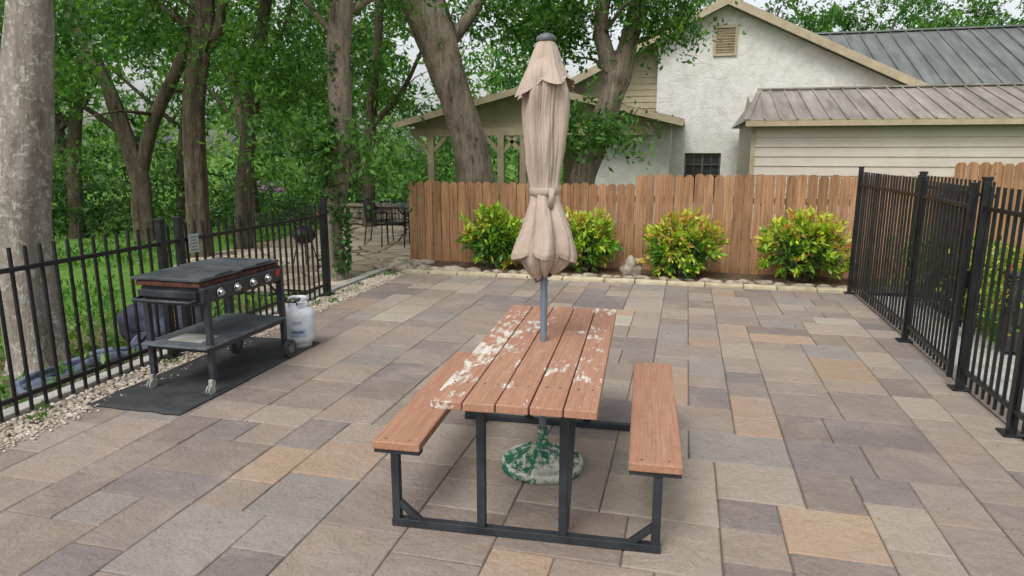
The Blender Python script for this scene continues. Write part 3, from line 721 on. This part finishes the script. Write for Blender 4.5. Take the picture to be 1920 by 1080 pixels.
for (x0_,x1_) in((lft,px_),(px_,e)):
    for dz in(.0,.12):
        b.add([(x0_,HY-.35,zf(x0_)+dz),(x1_,HY-.35,zf(x1_)+dz),(x1_,HY+7,zf(x1_)+dz),(x0_,HY+7,zf(x0_)+dz)],[(0,1,2,3)])
b.obj('gable_roof',M_roofg,ho)
b=B()
b.bar((lft,HY-.37,zf(lft)+.03),(px_,HY-.37,zf(px_)+.03),.05,.2); b.bar((px_,HY-.372,zf(px_)+.03),(e,HY-.372,zf(e)+.03),.05,.2)
b.bar((lft,HY-.2,zf(lft)-.02),(px_,HY-.2,zf(px_)-.02),.33,.03); b.bar((px_,HY-.2,zf(px_)-.021),(e,HY-.2,zf(e)-.021),.33,.03)
b.obj('rake_trim',M_tan,ho)
b=B(); b.add([(3.0,20.9,3.25),(18,20.9,3.25),(18,26,5.7),(2.2,26,5.7)],[(0,1,2,3)]); k=3.1
while k<18: b.bar((k,20.9,3.27),(k-.05,26,5.72),.03,.05); k+=.46
b.bar((2.1,26,5.73),(18,26,5.73),.25,.05)
b.obj('rear_wing_roof',M_roofg,ho)
b=B(); b.add([(8.2,21.3,-.2),(18,21.3,-.2),(18,21.3,3.3),(8.2,21.3,3.3)],[(0,1,2,3)]); b.obj('rear_wing_wall',M_lime,ho)

# porch
po=grp('covered_porch',(-4,18.5,0)); PY=17.5; c0=-3.85; zp=3.32; sp=.245
zq=lambda x:zp-sp*abs(x-c0)
b=B()
for (x0_,x1_) in((-7.6,c0),(c0,-.12)):
    for dz in(0,.07):
        b.add([(x0_,PY-.4,zq(x0_)+dz+.1),(x1_,PY-.4,zq(x1_)+dz+.1),(x1_,HY+.3,zq(x1_)+dz+.1),(x0_,HY+.3,zq(x0_)+dz+.1)],[(0,1,2,3)])
k=-7.6
while k<-.15:
    b.box((k,PY+1.2,zq(k)+.185),(.03,3.3,.035)); k+=.4
b.obj('porch_roof',M_roofg,po)
b=B()
b.bar((-7.6,PY-.42,zq(-7.6)+.08),(c0,PY-.42,zq(c0)+.08),.04,.16); b.bar((c0,PY-.422,zq(c0)+.08),(-.12,PY-.422,zq(-.12)+.08),.04,.16)
b.box((-4.05,PY,2.32),(6.4,.14,.2)); b.box((c0,PY,2.8),(.14,.12,.8))
b.obj('fascia_and_beams',M_tan,po)
b=B(); lap(b,-7.2,-.5,PY+.09,2.42,3.4,.16,.015,clip=lambda z:(c0-(zp+.08-z)/sp,c0+(zp+.08-z)/sp)); b.obj('gable_infill',M_sid,po)
b=B()
for x in(-6.7,-4.75,-4.15):
    yy=PY
    b.box((x,yy,1.0),(.17,.17,2.45))
    for s_ in(-1,1): b.bar((x,yy,1.75),(x+s_*.45,yy,2.22),.1,.1)
for x in(-6.7,-4.75): b.box((x,HY-.3,1.0),(.15,.15,2.5))
b.obj('posts_and_braces',M_tan,po)
b=B(); b.add([(-2.85,18,-.2),(-.45,18,-.2),(-.45,18,zq(-.45)+.09),(-2.85,18,zq(-2.85)+.09)],[(0,1,2,3)]); b.add([(-.45,18,-.2),(-.45,20,-.2),(-.45,20,2.6),(-.45,18,2.6)],[(0,1,2,3)])
b.add([(-2.85,18,-.2),(-2.85,20.3,-.2),(-2.85,20.3,3.1),(-2.85,18,3.1)],[(3,2,1,0)]); b.obj('porch_stone_wall',M_lime,po)
b=B(); b.box((-2.62,17.985,1.3),(.42,.03,1.1)); b.obj('porch_window',M_glass,po)
b=B()
for x in(-2.84,-2.62,-2.4): b.box((x,17.965,1.3),(.035,.03,1.15))
for z in(.74,1.3,1.86): b.box((-2.62,17.962,z),(.47,.035,.035))
b.obj('porch_window_frame',M_win,po)

# ---------------- trees
def interp(pts,rs,sub=5):
    P=[Vector(p) for p in pts]; out=[];ro=[]
    for i in range(len(P)-1):
        p0=P[max(i-1,0)];p1=P[i];p2=P[i+1];p3=P[min(i+2,len(P)-1)]
        for k in range(sub):
            t=k/sub; out.append(.5*((2*p1)+(p2-p0)*t+(2*p0-5*p1+4*p2-p3)*t*t+(3*p1-p0-3*p2+p3)*t**3)); ro.append(rs[i]*(1-t)+rs[i+1]*t)
    out.append(P[-1]); ro.append(rs[-1]); return out,ro
tid=[0]
def tree(name,path,limbs,barkm,crowns,leafm=M_leaf,L=.125,n=24):
    tid[0]+=1; pts=[W(x,D,z) for x,D,z,_ in path]; rs=[p[3] for p in path]
    g=grp(name,pts[0]); b=B(); pp,rr=interp(pts,rs,8)
    rr[0]*=1.45; rr[1]*=1.25; rr[2]*=1.1
    b.tube(pp,rr,n,jit=.34,seed=tid[0]); b.obj('trunk',barkm,g,smooth=True)
    b=B()
    for lm in limbs:
        p2,r2=interp([W(x,D,z) for x,D,z,_ in lm],[q[3] for q in lm],5); b.tube(p2,r2,12,jit=.25,seed=tid[0]+3)
        for k in range(2,len(p2),3):
            if p2[k].z<2.4: continue
            d=Vector((R.uniform(-1,1),R.uniform(-1,1),R.uniform(-.1,.8))).normalized()*R.uniform(.7,1.6)*min(1,r2[k]*14)
            b.tube([p2[k],p2[k]+d*.5+Vector((0,0,.1)),p2[k]+d],[r2[k]*.35,r2[k]*.22,.008],6)
    if b.v: b.obj('limbs',barkm,g,smooth=True)
    cl=[]
    for (x,D,z,rx,ry,rz,nc,gap) in crowns:
        cc=W(x,D,z); cl.append(clusters(cc,(rx,ry,rz),nc,gap,.55,tid[0]*3.3))
    if cl:
        cl=np.vstack(cl)
        crown('crown',cl,60,.36,L,leafm,g)
    return g
def limb(x,D,z,x2,z2,D2,r): return [(x,D,z,r),((x+x2)/2+.1,(D+D2)/2,(z+z2)/2-.12,r*.75),(x2,D2,z2,r*.4)]
tree('sycamore_tree',[(-4.36,5.98,-.25,.24),(-4.40,6,.5,.225),(-4.36,6,1.27,.22),(-4.20,6,1.96,.185),(-4.08,6,2.62,.17),(-4.00,6,3.1,.165),(-3.95,6.1,4.5,.14),(-3.8,6.2,6.5,.08)],
  [[(-4.4,5.95,1.42,.12),(-4.55,5.9,1.47,.115),(-4.66,5.86,1.52,.13),(-4.71,5.85,1.55,.08)]],M_barkp,
  [(-4.9,7.3,6.0,2.4,2.0,1.5,80,-.1),(-5.7,8.4,3.3,.9,1,.7,24,-.2)])
tree('pecan_tree',[(-2.56,9.74,-.05,.17),(-2.6,9.74,.78,.155),(-2.42,9.74,1.69,.165),(-2.36,9.74,3.13,.15),(-2.31,9.74,3.8,.145),(-2.2,9.8,5.5,.1),(-2.1,9.8,7,.05)],
  [limb(-2.38,9.74,3.3,-3.4,4.6,9.4,.045),limb(-2.36,9.74,3.6,-1.0,4.9,10.2,.06),limb(-2.45,9.74,1.5,-3.1,2.15,9.5,.018),limb(-2.4,9.74,1.6,-1.9,1.95,9.5,.016)],M_bark,
  [(-2.9,10,5.4,2.9,2.6,1.7,140,-.05),(-3.0,9.6,2.0,.75,.5,.36,22,-1),(-2.0,9.55,1.75,.32,.3,.45,11,-1),(-3.5,10.4,3.3,1.1,1,.6,32,-.2)],L=.115)
tree('pecan_tree',[(-.6,13.5,-.1,.34),(-.69,13.5,1.18,.31),(-.93,13.5,2.26,.31),(-1.32,13.5,3.45,.36),(-1.70,13.5,4.6,.36),(-2.2,13.5,6,.28),(-2.6,13.4,8,.12)],
  [limb(-1.3,13.5,3.7,-.2,5.6,13.6,.13),limb(-1.7,13.5,4.6,-3.6,6.4,13,.15)],M_bark,
  [(-2.4,13.6,6.4,3.4,2.6,1.9,140,0),(-.3,14.2,4.7,1.6,1.2,.9,60,-.15)])
tree('pecan_tree',[(1.25,13,-.1,.25),(1.32,13,1.2,.235),(1.51,13,1.8,.23),(1.84,13,2.85,.22),(1.95,13,3.15,.24),(2.1,13,3.7,.16),(2.3,13,4.6,.14),(2.6,13,6.4,.07)],
  [[(1.9,13,3.0,.17),(1.72,13,3.6,.15),(1.62,13,4.1,.13),(1.72,13,4.9,.11),(1.9,13.1,6,.06)],limb(2.1,13,3.7,3.2,4.5,12.8,.05),limb(1.4,13,1.6,1.0,2.4,12.5,.025),limb(1.6,13,2.1,2.3,2.6,12.6,.025)],M_bark,
  [(2.0,12.9,5.2,1.9,1.8,.95,110,-.1),(1.45,12.3,2.25,.8,.4,.4,26,-1),(2.8,12.7,4.15,.75,.5,.5,28,-.3),(.7,13.2,4.1,.9,.8,.7,36,-.2)],L=.125)
tree('pecan_tree',[(-5.6,12,-.4,.2),(-5.55,12,1,.17),(-5.45,12,2.6,.16),(-5.2,12,3.7,.17),(-5.1,12,4.4,.14),(-5.0,12,7,.06)],
  [[(-5.3,12,3.3,.1),(-4.95,12,3.8,.09),(-4.7,12,4.8,.06)],limb(-5.2,12,3.7,-6.8,5.0,11.8,.07)],M_barkd,
  [(-5.6,12.2,6.1,2.8,2.4,1.8,100,.0),(-6.3,11.8,4.1,1.1,1,.6,32,-.2)])
tree('pecan_tree',[(-5.2,13,-.4,.15),(-5.1,13,1.2,.13),(-4.85,13,2.6,.115),(-4.57,13,3.95,.1),(-4.35,13,5,.08),(-4.2,13,6.5,.04)],
  [limb(-4.7,13,3.4,-3.9,4.6,12.9,.05)],M_barkd,[(-4.2,13.4,5.3,2.0,2,1.4,80,0.),(-4.0,12.8,3.4,.9,.8,.6,30,-.3)])
tree('pecan_tree',[(-7.6,14,-.6,.24),(-7.62,14,.6,.21),(-7.62,14,1.4,.2),(-8.05,14,3.1,.13),(-8.5,14,4.2,.11),(-9,14,6,.05)],
  [[(-7.62,14,1.3,.16),(-7.3,14,2.2,.13),(-7.0,14,2.8,.12),(-6.4,14,3.9,.1),(-6.0,14,5.5,.05)],[(-7.8,14,2.1,.07),(-8.6,14,2.7,.05),(-9.5,13.8,3.2,.03)]],M_barkd,
  [(-8,14.5,5.2,2.8,2.4,1.6,110,.0),(-8.9,13.4,3.3,1.2,.8,.6,36,-.2)])
for (x,D,r,tx_,h) in [(-3.6,17,.17,.3,7),(-4.4,20,.14,-.4,7),(-11.6,18,.2,.6,7),(-13.5,21,.2,-.5,8),(-9.8,20,.16,.7,7),(-7.2,19,.14,-.3,7),(-6,22,.16,.5,8),(-15.2,19,.24,.4,8),(-12.3,15.5,.14,.5,7)]:
    z0=gz(*W(x,D))-.1
    tree('pecan_tree',[(x,D,z0,r),(x+tx_*.2,D,1.2,r*.85),(x+tx_*.6,D,2.8,r*.8),(x+tx_*1.4,D,4.6,r*.6),(x+tx_*1.8,D,h,r*.3)],
      [limb(x+tx_*.5,D,2.4,x+R.choice((-1,1))*1.5,4.2,D-.3,r*.5)],M_barkd,
      [(x+tx_,D+.3,5.4,2.2,2,1.5,42,0.),(x+R.uniform(-1,1),D-.3,3.4,1.2,1,.8,16,-.1)],L=.16,n=12)

N=1100; t=rng.uniform(0,3.2,N); 
vp=np.array([W(*( -2.58+.07*min(1,z_/1.7)+.19*math.cos(a_), 9.74+.19*math.sin(a_)),z_) for z_,a_ in zip(t,rng.normal(-1.2+np.sin(t*3)*1.2,.7))])
leafmesh('ivy_vine',vp,rng.random(N),.075,M_vine,asp=.8)

# understory masses
cl=[]
for _ in range(760):
    D=R.uniform(17,34); a=R.uniform(-.82,.02); x=a*D
    X,Y=W(x,D)
    if Y>16.6 and X>-8.6 and D<26 : continue
    if X>-8.6 and Y<16.3: continue
    zz=gz(X,Y)+abs(R.gauss(0,1.1))+.2
    if noise.noise(Vector((X*.22,Y*.22,zz*.3+9)))<-.02: continue
    cl.append((X,Y,zz))
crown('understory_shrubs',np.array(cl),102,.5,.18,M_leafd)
cl=[]
for _ in range(760):
    D=R.uniform(24,44); a=R.uniform(-.85,.12); x=a*D; z=R.uniform(.6,8.5)
    X,Y=W(x,D)
    if noise.noise(Vector((X*.25,Y*.25,z*.35+2)))<.04+max(0,z-4)*.03: continue
    cl.append((X,Y,z))
crown('mid_foliage',np.array(cl),102,.75,.28,M_leaf)
cl=[]
for _ in range(900):
    D=R.uniform(56,85); a=R.uniform(-.95,1.0); x=a*D; z=R.uniform(-1.5,12)
    X,Y=W(x,D)
    if z>3.0 and noise.noise(Vector((X*.1,Y*.1,z*.25+5)))<-.04+(z-3.0)*.055: continue
    cl.append((X,Y,z))
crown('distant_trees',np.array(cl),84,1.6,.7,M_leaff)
for (x,D,z0,zc,rr_,nc) in [(12,36,0,8.3,4.2,70),(19,38,0,8.6,5,85),(26,40,0,9.0,5,80),(8.2,31,0,7.6,2.8,50)]:
    g=tree('oak_tree',[(x,D,0,.3),(x,D,3,.25),(x+.3,D,6,.2),(x+.8,D,8.4,.1)],[limb(x,D,5.5,x-3,7.6,D,.14),limb(x,D,5.5,x+3,7.9,D,.14),limb(x,D,6,x+1.5,9,D,.1),limb(x,D,6,x-1.5,9,D,.1)],M_barkd,[(x,D,zc,rr_,3,1.9,nc,.05)],L=.24,n=10)
N=26000; X=rng.uniform(-14,-4.65,N); Y=rng.uniform(2,15,N)
k=np.array([noise.noise(Vector((a_*.6,b_*.6,1)))>-.0 and not(b_>7.7 and a_>-8.3) and not((a_+5.45)**2+(b_-4.7)**2<.2) for a_,b_ in zip(X,Y)])
X,Y=X[k],Y[k]; Z=np.array([gz(a_,b_) for a_,b_ in zip(X,Y)])
P=np.stack([X,Y,Z+rng.random(len(X))**3*.12],1); leafmesh('ground_cover',P,rng.random(len(P)),.11,M_grassb,asp=.3,updir=np.array([[0,0,.9]]))
P=[]
for _ in range(16):
    x_,y_=R.uniform(-4.4,-4.12),R.uniform(2.5,9)
    for _k in range(14): P.append((x_+R.gauss(0,.03),y_+R.gauss(0,.04),.01))
for _k in range(50): P.append((-4.2+R.gauss(0,.1),9.2+R.gauss(0,.1),.01))
P=np.array(P); leafmesh('weeds',P,rng.random(len(P)),.05,M_grassb,asp=.5,updir=np.array([[0,0,.6]]))

# ---------------- shrubs in bed
def shrub(name,x,y,h,r,dark,seed):
    g=grp(name,(x,y,0)); b=B(); tips=[]
    for i in range(120):
        d=Vector((R.gauss(0,1),R.gauss(0,1),R.gauss(.35,.8))).normalized()
        k=R.uniform(.68,1.08)+.28*noise.noise(d*1.8+Vector((seed,0,0)))
        tip=Vector((x+d.x*r*k,y+d.y*r*.8*k,h*.5+d.z*h*.5*k))
        if tip.z<.06: tip.z=R.uniform(.06,.2)
        tips.append((tip,d)); 
        if i%3==0: b.tube([(x+d.x*.05,y+d.y*.05,.0),(x+d.x*r*.4,y+d.y*r*.3,h*.28),tip],[.012,.008,.004],5)
    b.obj('stems',M_barkd,g)
    P=[];T=[];U=[]
    for tip,d in tips:
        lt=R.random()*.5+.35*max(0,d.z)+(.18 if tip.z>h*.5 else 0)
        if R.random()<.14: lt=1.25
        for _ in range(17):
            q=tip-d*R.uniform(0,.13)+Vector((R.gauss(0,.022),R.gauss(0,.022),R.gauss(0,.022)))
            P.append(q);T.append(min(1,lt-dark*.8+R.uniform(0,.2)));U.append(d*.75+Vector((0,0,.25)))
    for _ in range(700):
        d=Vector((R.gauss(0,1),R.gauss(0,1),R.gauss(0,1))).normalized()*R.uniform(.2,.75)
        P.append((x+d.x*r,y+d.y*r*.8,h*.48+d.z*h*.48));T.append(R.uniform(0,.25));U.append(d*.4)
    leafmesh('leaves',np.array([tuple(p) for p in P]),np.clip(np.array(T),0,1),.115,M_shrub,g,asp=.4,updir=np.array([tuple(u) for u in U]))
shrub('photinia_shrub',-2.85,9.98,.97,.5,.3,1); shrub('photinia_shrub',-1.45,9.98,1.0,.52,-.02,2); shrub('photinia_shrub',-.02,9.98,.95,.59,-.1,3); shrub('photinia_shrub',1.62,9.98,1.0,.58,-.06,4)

b=B(); b.add([(2.33,-3,-.03),(3.0,-3,-.03),(3.0,9.5,-.03),(2.33,9.5,-.03)],[(0,1,2,3)]); b.obj('concrete_path',M_conc)
P=[];T=[]
for _ in range(130):
    cx_,cy_=R.uniform(2.85,5.2),R.uniform(6.9,10.2)
    hh=R.uniform(.4,.85); tn=R.random()
    for _k in range(70): P.append((cx_+R.gauss(0,.12),cy_+R.gauss(0,.12),hh*R.random()**.6)); T.append(min(1,max(0,tn*.7+R.uniform(-.2,.45))))
leafmesh('coleus_bed',np.array(P),np.array(T),.085,M_coleus,asp=.5,updir=np.array([[0,0,.4]]))
N=14000; P=np.stack([rng.uniform(3.0,7,N),rng.uniform(3,8.5,N),np.full(N,-.05)],1); leafmesh('lawn_grass',P,rng.random(N),.1,M_grassb,asp=.18,updir=np.array([[0,0,1.2]]))
wp=grp('white_standpipe',(2.95,6.5,0)); b=B(); b.tube([(2.95,6.5,0),(2.95,6.5,.55)],.022,10); b.tube([(2.95,6.5,.5),(2.95,6.38,.55),(2.95,6.34,.48)],.018,8); b.tube([(2.9,6.5,.57),(3.0,6.5,.57)],.012,8); b.obj('pipe',M_tank,wp,smooth=True)
ut=grp('utility_box',(3.0,7.0,0)); b=B(); b.box((3.0,7.0,.35),(.2,.2,.7)); b.box((3.0,7.0,.71),(.24,.24,.03)); b.box((2.99,6.89,.4),(.12,.02,.3)); b.obj('box',M_rub,ut,bevel=.01)

cx_,cy_=W(-13.2,36); dz=gz(cx_,cy_)
ct=grp('canopy_tent',(cx_,cy_,dz)); b=B(); b.lathe((cx_,cy_,dz),[(1.3,1.6),(1.25,1.75),(.6,2.05),(.0001,2.2)],8); b.obj('fabric_roof',Mat('purple_fabric',S(150,90,150),.8),ct); b=B()
for k in range(4): a=k*math.pi/2+.7; b.tube([(cx_+1.1*math.cos(a),cy_+1.1*math.sin(a),dz),(cx_+1.1*math.cos(a),cy_+1.1*math.sin(a),dz+1.7)],.03,6)
b.obj('poles',M_tank,ct)
for i,cl_ in enumerate([S(40,150,70),S(200,60,50),S(60,160,170)]):
    X,Y=W(-11.5+i*1.3,35); z=gz(X,Y)+.25; g=grp('kayak',(X,Y,z)); b=B(); b.tube([(X-1.3,Y,z+.1),(X-.7,Y,z),(X,Y,z-.03),(X+.7,Y,z),(X+1.3,Y,z+.1)],[.03,.22,.3,.22,.03],12); b.obj('hull',Mat('kayak_plastic',cl_,.4),g,smooth=True)
print('OBJS',len(bpy.data.objects))
